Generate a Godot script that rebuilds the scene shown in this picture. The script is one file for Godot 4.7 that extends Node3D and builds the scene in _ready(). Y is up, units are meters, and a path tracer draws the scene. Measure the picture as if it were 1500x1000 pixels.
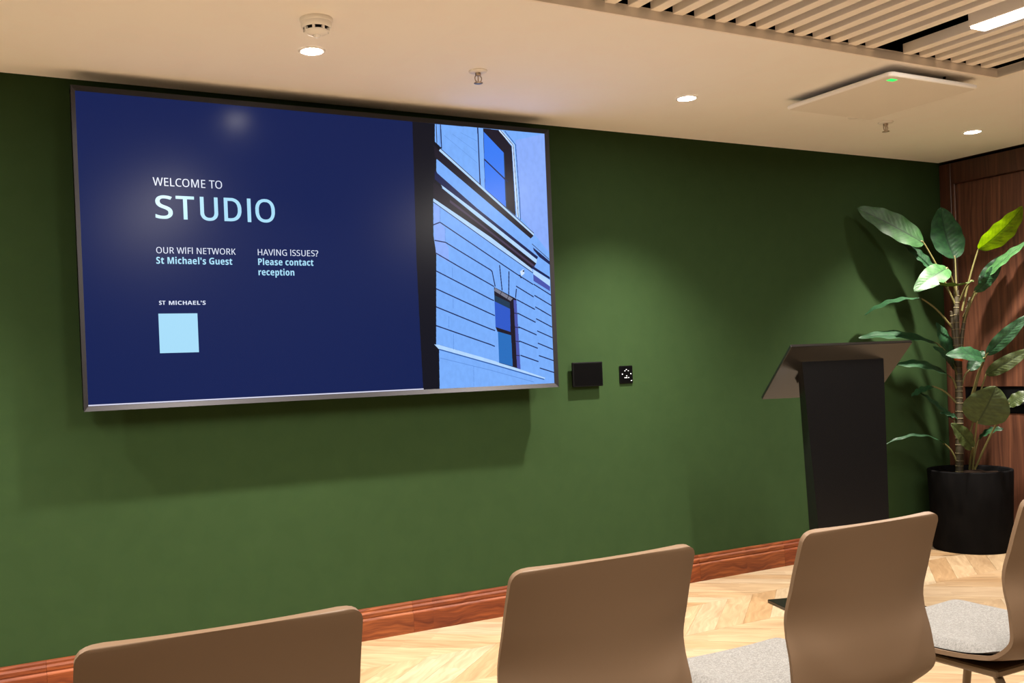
extends Node3D

const DOWN_COLOR := Color(1.0, 0.965, 0.92)
const DOWN_ENERGY := 13.5
const DOWN_ANGLE := 52.0
const LINEAR_COLOR := Color(1.0, 0.965, 0.92)
const LINEAR_ENERGY := 6.3  # for each metre of lamp
const H := 2.437          # ceiling height
const XR := 4.153         # the wood wall
const XL := -4.6
const ZB := 7.2
const TVX0 := -1.189
const TVX1 := 1.011
const TVY0 := 1.110
const TVY1 := 2.372
const TVZ := 0.15         # front of the screen bezel
const SX0 := -1.172
const SX1 := 0.990
const SY0 := 1.130
const SY1 := 2.352
const PX0 := -3.2         # slatted recess in the ceiling
const PX1 := 2.597
const PZ0 := 1.420
const PZ1 := 5.9
const LINEAR := [[1.883, 1.80, 3.6, "narrow linear ceiling light set in the gap between the slats"], [-0.28, 2.3, 4.2, "linear ceiling light between the middle slats of the ceiling"], [-2.41, 1.80, 3.6, "linear ceiling light between the slats farthest from the wood wall"]]

const LEAVES := [ # base, tip, where it leaves the cane, facing, half width, arch
	[[3.644,1.864,0.250],[3.278,2.094,0.071],[3.836,1.451,0.321],[-0.346,0.409,0.844],0.100,0.020],
	[[3.904,1.815,0.423],[4.006,2.038,0.645],[3.858,1.450,0.332],[-0.161,-0.636,0.755],0.110,0.030],
	[[3.879,1.773,0.285],[3.862,2.094,0.195],[3.851,1.473,0.306],[-0.368,0.241,0.898],0.115,-0.030],
	[[3.717,1.705,0.347],[3.418,1.577,0.347],[3.838,1.514,0.321],[-0.497,0.445,0.745],0.070,0.050],
	[[3.734,1.705,0.243],[3.610,1.875,0.130],[3.833,1.472,0.319],[-0.023,0.408,0.913],0.050,0.020],
	[[3.603,1.528,0.253],[3.281,1.464,0.094],[3.802,1.349,0.303],[-0.186,0.972,0.143],0.050,0.050],
	[[3.903,1.631,0.446],[3.981,1.834,0.690],[3.866,1.387,0.337],[-0.016,0.766,0.642],0.050,0.020],
	[[3.834,1.554,0.433],[3.916,1.698,0.509],[3.862,1.367,0.335],[0.049,0.324,0.945],0.040,0.050],
	[[3.823,1.624,0.426],[3.513,1.581,0.443],[3.849,1.513,0.327],[0.056,0.993,-0.105],0.055,-0.030],
	[[4.009,1.586,0.356],[4.099,1.772,0.436],[3.863,1.408,0.336],[-0.812,0.089,0.577],0.050,0.000],
	[[3.800,1.103,0.304],[3.764,1.387,0.226],[3.824,1.047,0.317],[-0.144,0.314,0.939],0.062,0.020],
	[[3.776,1.095,0.325],[3.645,1.241,0.288],[3.823,1.031,0.316],[-0.100,0.634,0.767],0.045,0.030],
	[[3.703,1.252,0.274],[3.217,1.324,0.106],[3.821,1.077,0.315],[-0.193,0.912,0.362],0.075,0.050],
	[[3.752,1.050,0.313],[3.414,1.151,0.211],[3.817,0.956,0.313],[-0.131,0.891,0.435],0.070,0.050],
	[[3.689,0.995,0.245],[3.539,0.940,0.200],[3.814,0.881,0.312],[-0.135,0.958,0.254],0.035,0.020],
	[[3.803,0.789,0.284],[3.643,0.960,0.175],[3.807,0.702,0.310],[-0.016,0.766,0.642],0.035,0.010],
	[[3.742,0.634,0.276],[3.335,0.699,0.172],[3.803,0.506,0.309],[-0.135,0.958,0.254],0.022,0.090],
	[[3.854,1.151,0.468],[3.570,1.192,0.430],[3.893,0.936,0.354],[-0.291,0.551,0.782],0.055,0.050],
	[[3.885,1.174,0.462],[3.937,1.400,0.692],[3.901,0.935,0.358],[-0.179,0.612,0.771],0.045,0.030],
	[[3.862,1.083,0.359],[3.966,1.199,0.391],[3.836,0.988,0.324],[-0.569,0.440,0.695],0.040,0.010],
	[[3.830,1.057,0.490],[3.921,1.201,0.707],[3.822,0.683,0.375],[-0.559,0.241,0.794],0.045,0.060],
	[[3.725,0.775,0.492],[3.738,0.991,0.611],[3.833,0.488,0.382],[-0.592,0.098,0.800],0.135,0.030],
	[[3.822,0.876,0.622],[3.866,0.954,0.747],[3.844,0.487,0.387],[-0.357,0.651,0.670],0.045,0.020],
	[[3.698,0.627,0.479],[3.527,0.786,0.466],[3.815,0.489,0.372],[-0.372,0.195,0.907],0.055,0.020],
	[[3.873,0.672,0.402],[3.911,0.736,0.535],[3.857,0.484,0.361],[-0.312,0.870,0.381],0.040,0.030],
	[[3.818,0.797,0.315],[3.713,0.831,0.259],[3.810,0.681,0.311],[-0.260,0.832,0.490],0.028,0.010],
]
const FACADE := [ # colour key, line width (0 fills), then x, y pairs in texels of the slide
	["s",0,1337,-4,1450,1,1467,346,1418,987,1415,1135,1337,1131,1333,869,1330,582],
	["c",0,1443,1,2001,-1,2006,1137,1415,1135,1420,961,1407,940,1425,554,1415,479,1421,313,1438,260,1436,150],
	["p",0,1421,339,1453,355,1450,420,1472,445,1469,504,1485,527,1485,591,1424,557,1418,479],
	["p",0,1844,41,2001,-1,2001,539,1856,384],
	["s",0,1433,72,1471,101,1443,155,1441,202,1471,264,1422,325,1372,293,1382,61],
	["e",0,1465,104,1922,454,1920,464,1458,114],
	["k",1.3,1465,104,1922,453],
	["k",0,1433,89,1458,114,1920,464,1904,477,1437,144],
	["n",0,1434,202,1634,353,1939,559,1932,570,1633,369,1461,259,1432,237],
	["e",0,1461,259,1633,369,1932,570,1929,589,1632,389,1470,276],
	["k",0,1425,249,1457,268,1632,389,1929,589,1904,613,1697,477,1422,319],
	["b",0,1501,321,1631,407,1922,599,1914,606,1631,416,1500,333],
	["e",0,1422,319,1697,477,1904,613,1908,631,1696,503,1420,334],
	["n",1.6,1420,334,1696,503,1908,631],
	["n",2.3,1414,433,1449,420,1626,523,1817,634,1907,683],
	["n",2.3,1420,498,1471,505,1690,621,1697,628,1709,693],
	["n",2.3,1425,553,1532,608,1703,693],
	["n",2.3,1421,628,1684,749,1700,755],
	["n",2.3,1418,704,1681,813,1701,821],
	["n",2.3,1414,781,1678,880,1700,887],
	["n",2.3,1411,861,1675,948,1695,956],
	["n",2.3,1817,691,1907,739],
	["n",2.3,1818,751,1911,795],
	["n",2.3,1819,811,1912,853],
	["n",2.3,1821,872,1915,910],
	["n",2.3,1822,935,1918,970],
	["n",2.3,1826,999,1919,1030],
	["n",2.3,1910,682,2000,731],
	["n",2.3,1912,732,2000,778],
	["n",2.3,1914,784,1997,826],
	["n",2.3,1916,837,1999,876],
	["n",2.3,1919,892,1999,924],
	["n",2.3,1920,947,1999,977],
	["n",2.3,1923,1003,2000,1028],
	["n",2.3,1925,1059,2001,1082],
	["n",2.3,1736,599,1744,710],
	["n",2.3,1783,626,1777,729],
	["n",2.3,1818,704,1812,742],
	["m",1.2,1425,944,1672,1016,1709,1026],
	["e",0,1397,940,1423,943,1709,1025,1952,1104,1945,1113,1419,961],
	["m",2.3,1420,962,1671,1032,1946,1111],
	["f",1.2,1424,999,1666,1059,1889,1120],
	["f",0.9,1585,1039,1582,1125],
	["f",0.9,1497,746,1496,787],
	["f",0.9,1473,822,1471,869],
	["f",0.9,1492,898,1490,963],
	["f",0.9,1472,445,1471,498],
	["f",0.9,1499,614,1499,658],
	["f",0.9,1452,356,1449,420],
	["k",1.2,1910,501,1998,569],
	["n",0,1915,517,2000,577,2000,593,1946,559,1917,528],
	["n",0,1907,599,1998,649,1998,660,1906,612],
	["e",0,1910,615,1998,663,1997,691,1910,637],
	["v",0,1910,637,1997,692,1996,713,1910,667],
	["n",2.6,1653,1,1654,246],
	["a",0,1658,1,1680,1,1679,270,1658,252],
	["k",0,1680,1,1759,2,1823,70,1830,379,1776,339,1677,265],
	["g",0,1682,15,1781,101,1780,302,1782,342,1678,267],
	["t",2.0,1782,103,1783,342],
	["n",2.9,1681,137,1796,229],
	["w",3.5,1762,3,1828,64,1835,300,1840,382],
	["e",2.9,1775,4,1835,62,1844,299,1848,387],
	["m",1.7,1791,5,1844,61,1854,299,1854,395],
	["n",1.2,1769,3,1831,63,1840,300,1843,385],
	["k",1.4,1450,2,1449,88],
	["n",2.3,1470,2,1471,103],
	["f",1.2,1463,2,1463,97],
	["f",0.7,1487,47,1643,154],
	["f",0.7,1527,38,1645,107],
	["f",0.7,1568,29,1647,59],
	["k",0,1703,695,1816,748,1823,1061,1714,1029,1712,893,1703,872],
	["q",0,1707,698,1798,746,1785,757,1703,712],
	["k",1.2,1741,716,1734,728],
	["k",1.2,1776,734,1768,748],
	["t",0,1703,731,1781,764,1781,792,1703,758],
	["h",0,1703,758,1781,792,1779,894,1703,871],
	["i",0,1714,891,1781,909,1783,1047,1714,1028],
	["v",0,1801,752,1816,754,1823,1061,1805,1055],
	["k",1.4,1799,810,1830,815],
	["k",1.4,1796,872,1827,877],
	["k",1.4,1793,934,1825,939],
	["k",1.4,1790,996,1822,1001],
	["c",0,1699,887,1714,893,1714,1028,1703,1025],
	["w",0,1841,625,1859,615,1864,634,1847,646],
	["k",3.8,1858,621,1860,626],
	["k",2.3,1839,641,1845,655],
]
const WRITING := [ # words, left, right, base line, capital height, bold, white
	["WELCOME TO",-0.8927,-0.6138,2.0006,0.0328,0,1],
	["S",-0.8873,-0.8189,1.8680,0.0944,2,0],
	["T",-0.8053,-0.7314,1.8683,0.0953,2,0],
	["U",-0.7078,-0.6347,1.8684,0.0964,2,0],
	["D",-0.6095,-0.5365,1.8677,0.0975,2,0],
	["O",-0.4768,-0.3925,1.8676,0.0990,2,0],
	["OUR WIFI NETWORK",-0.8903,-0.5682,1.7292,0.0251,0,1],
	["St Michael's Guest",-0.8920,-0.5843,1.6874,0.0268,1,0],
	["HAVING ISSUES?",-0.4739,-0.2062,1.7290,0.0258,0,1],
	["Please contact",-0.4741,-0.2298,1.6881,0.0272,1,0],
	["reception",-0.4745,-0.3176,1.6449,0.0272,1,0],
	["ST",-0.8881,-0.8627,1.5226,0.0158,1,1],
	["MICHAEL'S",-0.8493,-0.7014,1.5221,0.0159,1,1],
]

var used := {}
var M := {}


# ---------- helpers ----------
func numbered(called: String) -> String:
	if not used.has(called):
		used[called] = 0
		return called
	used[called] += 1
	return "%s_%03d" % [called, used[called]]


func thing(called: String, label: String, category: String, at := Vector3.ZERO, turn := 0.0, group := "") -> Node3D:
	var o := Node3D.new()
	o.name = numbered(called)
	add_child(o)
	o.position = at
	o.rotation.y = turn
	tag(o, label, category, group)
	return o


func tag(o: Node, label: String, category: String, group := "") -> void:
	o.set_meta("label", label)
	o.set_meta("category", category)
	if group != "":
		o.set_meta("group", group)


func obj(called: String, st: SurfaceTool, m: Material, parent: Node = null) -> MeshInstance3D:
	var o := MeshInstance3D.new()
	o.name = called if parent else numbered(called)
	o.mesh = st.commit()
	o.material_override = m
	(parent if parent else self).add_child(o, true)
	return o


func struct(called: String, st: SurfaceTool, m: Material) -> MeshInstance3D:
	var o := obj(called, st, m)
	o.set_meta("kind", "structure")
	return o


func mb() -> SurfaceTool:
	var st := SurfaceTool.new()
	st.begin(Mesh.PRIMITIVE_TRIANGLES)
	return st


func tri(st: SurfaceTool, a: Vector3, b: Vector3, c: Vector3, out: Vector3, uvs := []) -> void:
	var n := (b - a).cross(c - a)
	var vs := [a, b, c]
	var us := uvs
	if n.dot(out) > 0.0:
		vs = [a, c, b]
		if uvs.size() == 3:
			us = [uvs[0], uvs[2], uvs[1]]
	else:
		n = -n
	n = n.normalized()
	for i in 3:
		st.set_normal(n)
		st.set_uv(us[i] if us.size() == 3 else Vector2.ZERO)
		st.add_vertex(vs[i])


func quad(st: SurfaceTool, a: Vector3, b: Vector3, c: Vector3, d: Vector3, out: Vector3, uvs := []) -> void:
	if uvs.size() == 4:
		tri(st, a, b, c, out, [uvs[0], uvs[1], uvs[2]])
		tri(st, a, c, d, out, [uvs[0], uvs[2], uvs[3]])
	else:
		tri(st, a, b, c, out)
		tri(st, a, c, d, out)


# box with chamfered edges, from corner to corner
func bx(st: SurfaceTool, lo: Vector3, hi: Vector3, bev := 0.0, t := Transform3D()) -> void:
	var c := (lo + hi) * 0.5
	var h := (hi - lo) * 0.5
	var b := minf(bev, minf(h.x, minf(h.y, h.z)) * 0.9)
	var faces := [[Vector3.RIGHT, Vector3.UP, Vector3.BACK], [Vector3.UP, Vector3.BACK, Vector3.RIGHT], [Vector3.BACK, Vector3.RIGHT, Vector3.UP]]
	for f in faces:
		for s in [-1.0, 1.0]:
			var n: Vector3 = f[0] * s
			var u: Vector3 = f[1]
			var v: Vector3 = f[2]
			var o := c + n * h
			var du := u * (h.dot(u) - b)
			var dv := v * (h.dot(v) - b)
			quad(st, t * (o - du - dv), t * (o + du - dv), t * (o + du + dv), t * (o - du + dv), t.basis * n, [Vector2(0, 0), Vector2(1, 0), Vector2(1, 1), Vector2(0, 1)])
	if b <= 0.0:
		return
	for f in faces:
		for s1 in [-1.0, 1.0]:
			for s2 in [-1.0, 1.0]:
				var a: Vector3 = f[0]
				var u: Vector3 = f[1] * s1
				var v: Vector3 = f[2] * s2
				var la := a * (h.dot(a) - b)
				var hu := h.dot(f[1])
				var hv := h.dot(f[2])
				var p1 := c + u * hu + v * (hv - b)
				var p2 := c + u * (hu - b) + v * hv
				quad(st, t * (p1 - la), t * (p1 + la), t * (p2 + la), t * (p2 - la), t.basis * (u + v))
	for sx in [-1.0, 1.0]:
		for sy in [-1.0, 1.0]:
			for sz in [-1.0, 1.0]:
				var s := Vector3(sx, sy, sz)
				var k := c + s * h
				tri(st, t * (k - Vector3(0, sy, sz) * b), t * (k - Vector3(sx, 0, sz) * b), t * (k - Vector3(sx, sy, 0) * b), t.basis * s)


# a surface through rows of points, smooth shaded
func grid(st: SurfaceTool, rows: Array, close := false, group := 0) -> void:
	st.set_smooth_group(group)
	var nr := rows.size()
	for i in nr - 1:
		var a: Array = rows[i]
		var b: Array = rows[i + 1]
		var n := a.size()
		for j in (n if close else n - 1):
			var k := (j + 1) % n
			var us := [Vector2(float(j) / (n - 1), float(i) / (nr - 1)), Vector2(float(j + 1) / (n - 1), float(i) / (nr - 1)), Vector2(float(j + 1) / (n - 1), float(i + 1) / (nr - 1)), Vector2(float(j) / (n - 1), float(i + 1) / (nr - 1))]
			var vs := [a[j], a[k], b[k], b[j]]
			for q in [0, 1, 2, 0, 2, 3]:
				st.set_uv(us[q])
				st.add_vertex(vs[q])


func lathe(st: SurfaceTool, profile: Array, segs := 32, at := Vector3.ZERO, smooth := true) -> void:
	var rows := []
	for p in profile:
		var ring := []
		for j in segs:
			var a := TAU * j / segs
			ring.append(at + Vector3(cos(a) * p[0], p[1], sin(a) * p[0]))
		rows.append(ring)
	if smooth:
		grid(st, rows, true)
	else:
		for i in rows.size() - 1:
			grid(st, [rows[i], rows[i + 1]], true, i + 1)


func tube(st: SurfaceTool, path: Array, radii: Array, segs := 10, caps := true) -> void:
	var rows := []
	var n := path.size()
	var up := Vector3(0.31, 0.87, 0.37).normalized()
	for i in n:
		var d: Vector3 = (path[mini(i + 1, n - 1)] - path[maxi(i - 1, 0)]).normalized()
		var s := d.cross(up)
		if s.length() < 0.05:
			s = d.cross(Vector3(1, 0, 0.2))
		s = s.normalized()
		var t := s.cross(d).normalized()
		up = t
		var ring := []
		for j in segs:
			var a := TAU * j / segs
			ring.append(path[i] + (s * cos(a) + t * sin(a)) * radii[mini(i, radii.size() - 1)])
		rows.append(ring)
	grid(st, rows, true)
	if caps:
		for e in [0, n - 1]:
			var c: Vector3 = path[e]
			var ring: Array = rows[e]
			st.set_smooth_group(50 + e)
			for j in segs:
				st.set_uv(Vector2.ZERO)
				st.add_vertex(c)
				st.set_uv(Vector2.ZERO)
				st.add_vertex(ring[j])
				st.set_uv(Vector2.ZERO)
				st.add_vertex(ring[(j + 1) % segs])


func smooth_path(pts: Array, per := 6) -> Array:
	var r := []
	for i in pts.size() - 1:
		var p0: Vector3 = pts[maxi(i - 1, 0)]
		var p1: Vector3 = pts[i]
		var p2: Vector3 = pts[i + 1]
		var p3: Vector3 = pts[mini(i + 2, pts.size() - 1)]
		for k in per:
			r.append(p1.cubic_interpolate(p2, p0, p3, float(k) / per))
	r.append(pts[-1])
	return r


# polygon (x, z) raised from y0 to y1; the grain of its texture runs along dir
func slab(st: SurfaceTool, poly: PackedVector2Array, y0: float, y1: float, dir := Vector2(1, 0), shift := Vector2.ZERO, scale := 1.0) -> void:
	var side := Vector2(-dir.y, dir.x)
	var mid := Vector2.ZERO
	for q in poly:
		mid += q / poly.size()
	var us := []
	for q in poly:
		us.append(Vector2(q.dot(side), q.dot(dir)) * scale + shift)
	var n := poly.size()
	for i in range(1, n - 1):
		tri(st, Vector3(poly[0].x, y1, poly[0].y), Vector3(poly[i].x, y1, poly[i].y), Vector3(poly[i + 1].x, y1, poly[i + 1].y), Vector3.UP, [us[0], us[i], us[i + 1]])
	for i in n:
		var a := poly[i]
		var b := poly[(i + 1) % n]
		var o := (a + b) * 0.5 - mid
		quad(st, Vector3(a.x, y0, a.y), Vector3(b.x, y0, b.y), Vector3(b.x, y1, b.y), Vector3(a.x, y1, a.y), Vector3(o.x, 0, o.y), [us[i], us[(i + 1) % n], us[(i + 1) % n], us[i]])


# profile in (z, y) drawn along x
func moulding(st: SurfaceTool, profile: Array, x0: float, x1: float, shift := 0.0) -> void:
	var mid := Vector2.ZERO
	for q in profile:
		mid += q / profile.size()
	var run := 0.0
	for i in profile.size():
		var a: Vector2 = profile[i]
		var b: Vector2 = profile[(i + 1) % profile.size()]
		var d := b - a
		var o := Vector2(-d.y, d.x)
		if o.dot((a + b) * 0.5 - mid) < 0.0:
			o = -o
		var l := d.length()
		quad(st, Vector3(x0, a.y, a.x), Vector3(x1, a.y, a.x), Vector3(x1, b.y, b.x), Vector3(x0, b.y, b.x), Vector3(0, o.y, o.x), [Vector2(run, x0 + shift), Vector2(run, x1 + shift), Vector2(run + l, x1 + shift), Vector2(run + l, x0 + shift)])
		run += l
	for e in [[x0, Vector3.LEFT], [x1, Vector3.RIGHT]]:
		for i in range(1, profile.size() - 1):
			tri(st, Vector3(e[0], profile[0].y, profile[0].x), Vector3(e[0], profile[i].y, profile[i].x), Vector3(e[0], profile[i + 1].y, profile[i + 1].x), e[1])


# ---------- materials ----------
func mat(c: Color, rough := 0.6, metallic := 0.0, spec := 0.5) -> StandardMaterial3D:
	var m := StandardMaterial3D.new()
	m.albedo_color = c
	m.roughness = rough
	m.metallic = metallic
	m.metallic_specular = spec
	return m


func noise(seed_: int, freq: float, octaves := 3) -> FastNoiseLite:
	var n := FastNoiseLite.new()
	n.seed = seed_
	n.frequency = freq
	n.fractal_octaves = octaves
	return n


func texture(w: int, h: int, f: Callable) -> ImageTexture:
	var im := Image.create(w, h, false, Image.FORMAT_RGB8)
	for y in h:
		for x in w:
			im.set_pixel(x, y, f.call(x, y))
	return ImageTexture.create_from_image(im)


# grain runs along v; the texture wraps in neither direction visibly because boards are cut from different places of it
func wood(a: Color, b: Color, seed_: int, fine := 1.0, streak := 0.5) -> ImageTexture:
	var n1 := noise(seed_, 0.012, 3)
	var n2 := noise(seed_ + 1, 0.05, 2)
	var n3 := noise(seed_ + 2, 0.2, 2)
	return texture(384, 384, func(x, y):
		var wob := n1.get_noise_2d(x * 0.5, y * 0.35) * 26.0
		var t := 0.5 + 0.55 * n2.get_noise_2d((x + wob) * 0.8, y * 0.05) + streak * 0.45 * n3.get_noise_2d((x + wob * 0.4) * 1.2 * fine, y * 0.035) + 0.25 * n1.get_noise_2d(x, y * 0.3 + 900.0)
		return a.lerp(b, clampf(t, 0.0, 1.0)))


func wood_mat(tex: ImageTexture, tint: Color, rough: float, sc: float, spec := 0.5) -> StandardMaterial3D:
	var m := mat(tint, rough, 0.0, spec)
	m.albedo_texture = tex
	m.uv1_scale = Vector3(sc, sc, 1)
	return m


func triplanar(m: StandardMaterial3D, tex: Texture2D, sc: Vector3) -> StandardMaterial3D:
	m.albedo_texture = tex
	m.uv1_triplanar = true
	m.uv1_world_triplanar = true
	m.uv1_scale = sc
	return m


func glow(c: Color, power: float) -> StandardMaterial3D:
	var m := mat(c, 0.5)
	m.emission_enabled = true
	m.emission = c
	m.emission_energy_multiplier = power
	return m


func screen_ink(c: Color) -> StandardMaterial3D:
	var m := mat(Color(0.01, 0.01, 0.012), 0.2, 0.0, 0.33)
	m.emission_enabled = true
	m.emission = c
	m.emission_energy_multiplier = 0.95
	return m


func mottle(a: Color, b: Color, seed_: int, freq: float, size := 256) -> ImageTexture:
	var n := noise(seed_, freq, 4)
	return texture(size, size, func(x, y): return a.lerp(b, clampf(0.5 + n.get_noise_2d(x, y) * 0.9, 0.0, 1.0)))


func make_materials() -> void:
	M.green = triplanar(mat(Color.WHITE, 0.85, 0.0, 0.2), mottle(Color(0.158, 0.229, 0.124), Color(0.166, 0.237, 0.130), 3, 0.03), Vector3(0.9, 0.9, 0.9))
	M.ceiling = triplanar(mat(Color.WHITE, 0.9, 0.0, 0.2), mottle(Color(0.968, 0.955, 0.935), Color(0.972, 0.959, 0.94), 5, 0.02), Vector3(0.7, 0.7, 0.7))
	M.cream = mat(Color(0.84, 0.81, 0.76), 0.85, 0.0, 0.3)
	M.pale = mat(Color(0.27, 0.26, 0.24), 0.85, 0.0, 0.3)
	M.slat = mat(Color(0.965, 0.935, 0.90), 0.7, 0.0, 0.3)
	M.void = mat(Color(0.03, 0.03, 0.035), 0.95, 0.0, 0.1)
	var walnut := wood(Color(0.32, 0.145, 0.07), Color(0.52, 0.285, 0.145), 21, 1.0, 0.7)
	M.skirting = [wood_mat(walnut, Color(1, 1, 1), 0.5, 2.2, 0.35), wood_mat(walnut, Color(0.92, 0.86, 0.84), 0.5, 2.2, 0.35), wood_mat(walnut, Color(1.0, 0.95, 0.9), 0.5, 2.2, 0.35)]
	var dark_walnut := wood(Color(0.235, 0.135, 0.095), Color(0.41, 0.255, 0.178), 33, 1.6, 0.9)
	M.panel = wood_mat(dark_walnut, Color.WHITE, 0.42, 1.3)
	M.rail = wood_mat(dark_walnut, Color(0.8, 0.76, 0.74), 0.42, 1.3)
	var oak := wood(Color(0.545, 0.465, 0.365), Color(0.665, 0.59, 0.485), 47, 1.0, 0.6)
	M.oak = []
	for c in [Color(1, 1, 1), Color(0.97, 0.94, 0.90), Color(1.0, 0.97, 0.93), Color(0.94, 0.89, 0.83), Color(0.985, 0.965, 0.95), Color(0.91, 0.84, 0.755)]:
		M.oak.append(wood_mat(oak, c, 0.4, 2.0, 0.5))
	M.subfloor = mat(Color(0.3, 0.24, 0.17), 0.9)
	M.black = mat(Color(0.04, 0.04, 0.043), 0.6, 0.0, 0.2)
	M.black_gloss = mat(Color(0.02, 0.02, 0.022), 0.3, 0.0, 0.25)
	M.lectern = triplanar(mat(Color.WHITE, 0.22, 0.0, 0.5), mottle(Color(0.055, 0.053, 0.056), Color(0.064, 0.062, 0.065), 8, 0.15), Vector3(3, 3, 3))
	M.bezel = mat(Color(0.22, 0.215, 0.225), 0.35, 0.75, 0.5)
	M.shell = mat(Color(0.40, 0.32, 0.245), 0.5, 0.0, 0.4)
	M.tube = mat(Color(0.44, 0.37, 0.29), 0.38, 0.25, 0.5)
	var tweed := texture(256, 256, func(x, y):
		var k := fposmod(sin(x * 12.9898 + y * 78.233) * 43758.5453, 1.0)
		var l := fposmod(sin(floorf(x / 3.0) * 39.34 + floorf(y / 2.0) * 11.135) * 24634.6345, 1.0)
		return Color(0.355, 0.345, 0.33).lerp(Color(0.565, 0.56, 0.55), 0.45 * k + 0.55 * l))
	M.fabric = triplanar(mat(Color.WHITE, 0.95, 0.0, 0.2), tweed, Vector3(3.2, 3.2, 3.2))
	M.fabric.rim_enabled = true
	M.fabric.rim = 0.3
	M.white_plastic = mat(Color(0.95, 0.94, 0.92), 0.5, 0.0, 0.4)
	M.grille = triplanar(mat(Color.WHITE, 0.8, 0.0, 0.3), mottle(Color(0.90, 0.88, 0.85), Color(0.93, 0.91, 0.88), 15, 0.4), Vector3(6, 6, 6))
	M.lamp = glow(Color(1.0, 0.97, 0.93), 180.0)
	M.tube_lamp = glow(Color(1.0, 0.96, 0.92), 4.0)
	M.green_led = glow(Color(0.15, 1.0, 0.4), 1.1)
	M.metal = mat(Color(0.72, 0.66, 0.6), 0.3, 0.8)
	M.icon = glow(Color(0.9, 0.92, 0.95), 0.75)
	M.pot = triplanar(mat(Color.WHITE, 0.75, 0.0, 0.15), mottle(Color(0.04, 0.038, 0.04), Color(0.068, 0.064, 0.065), 11, 0.03), Vector3(2, 0.8, 2))
	M.soil = triplanar(mat(Color.WHITE, 1.0, 0.0, 0.1), mottle(Color(0.07, 0.05, 0.04), Color(0.17, 0.13, 0.1), 12, 0.2), Vector3(6, 6, 6))
	M.cane = triplanar(mat(Color.WHITE, 0.65), mottle(Color(0.15, 0.125, 0.065), Color(0.25, 0.215, 0.12), 13, 0.08), Vector3(4, 9, 4))
	M.ring = mat(Color(0.37, 0.33, 0.22), 0.7)
	M.petiole = mat(Color(0.34, 0.32, 0.17), 0.5)
	M.tie = mat(Color(0.75, 0.33, 0.12), 0.5)
	var veins := leaf_texture(Color(0.075, 0.19, 0.105), Color(0.12, 0.26, 0.14), Color(0.05, 0.14, 0.075))
	var olive := leaf_texture(Color(0.40, 0.50, 0.08), Color(0.47, 0.56, 0.11), Color(0.25, 0.36, 0.06))
	var fresh := leaf_texture(Color(0.13, 0.25, 0.12), Color(0.175, 0.31, 0.155), Color(0.04, 0.11, 0.05))
	M.leaf = []
	var dull := leaf_texture(Color(0.17, 0.21, 0.09), Color(0.22, 0.26, 0.12), Color(0.12, 0.16, 0.06))
	for tx in [veins, olive, fresh, dull]:
		var m := mat(Color.WHITE, 0.52, 0.0, 0.4)
		m.albedo_texture = tx
		m.backlight_enabled = true
		m.backlight = Color(0.95, 1.0, 0.25) if tx == olive else Color(0.3, 0.36, 0.12)
		M.leaf.append(m)


# u across the blade, v from stalk to tip: a midrib and side veins
func leaf_texture(a: Color, b: Color, vein: Color) -> ImageTexture:
	var n := noise(60, 0.03, 3)
	return texture(128, 256, func(x, y):
		var u := absf(x / 127.0 - 0.5) * 2.0
		var v: float = y / 255.0
		var c := a.lerp(b, clampf(0.5 + n.get_noise_2d(x, y), 0.0, 1.0))
		var k := fposmod((v - u * 0.17) * 13.0, 1.0)
		var side := clampf(1.0 - absf(k - 0.5) * 14.0, 0.0, 1.0) * (1.0 - u * 0.6)
		var mid := clampf(1.4 - u * 26.0, 0.0, 1.0)
		return c.lerp(vein, maxf(mid, side * 0.7)))


# ---------- the slide on the screen ----------
func fill_poly(im: Image, pts: PackedVector2Array, c: Color) -> void:
	var y0 := 1e9
	var y1 := -1e9
	for p in pts:
		y0 = minf(y0, p.y)
		y1 = maxf(y1, p.y)
	for y in range(maxi(0, int(floor(y0))), mini(im.get_height() - 1, int(ceil(y1))) + 1):
		var xs := []
		var yy := y + 0.5
		for i in pts.size():
			var a := pts[i]
			var b := pts[(i + 1) % pts.size()]
			if (a.y <= yy) != (b.y <= yy):
				xs.append(a.x + (yy - a.y) / (b.y - a.y) * (b.x - a.x))
		xs.sort()
		for k in range(0, xs.size() - 1, 2):
			var l := maxi(0, int(round(xs[k])))
			var r := mini(im.get_width(), int(round(xs[k + 1])))
			if r > l:
				im.fill_rect(Rect2i(l, y, r - l, 1), c)


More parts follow.
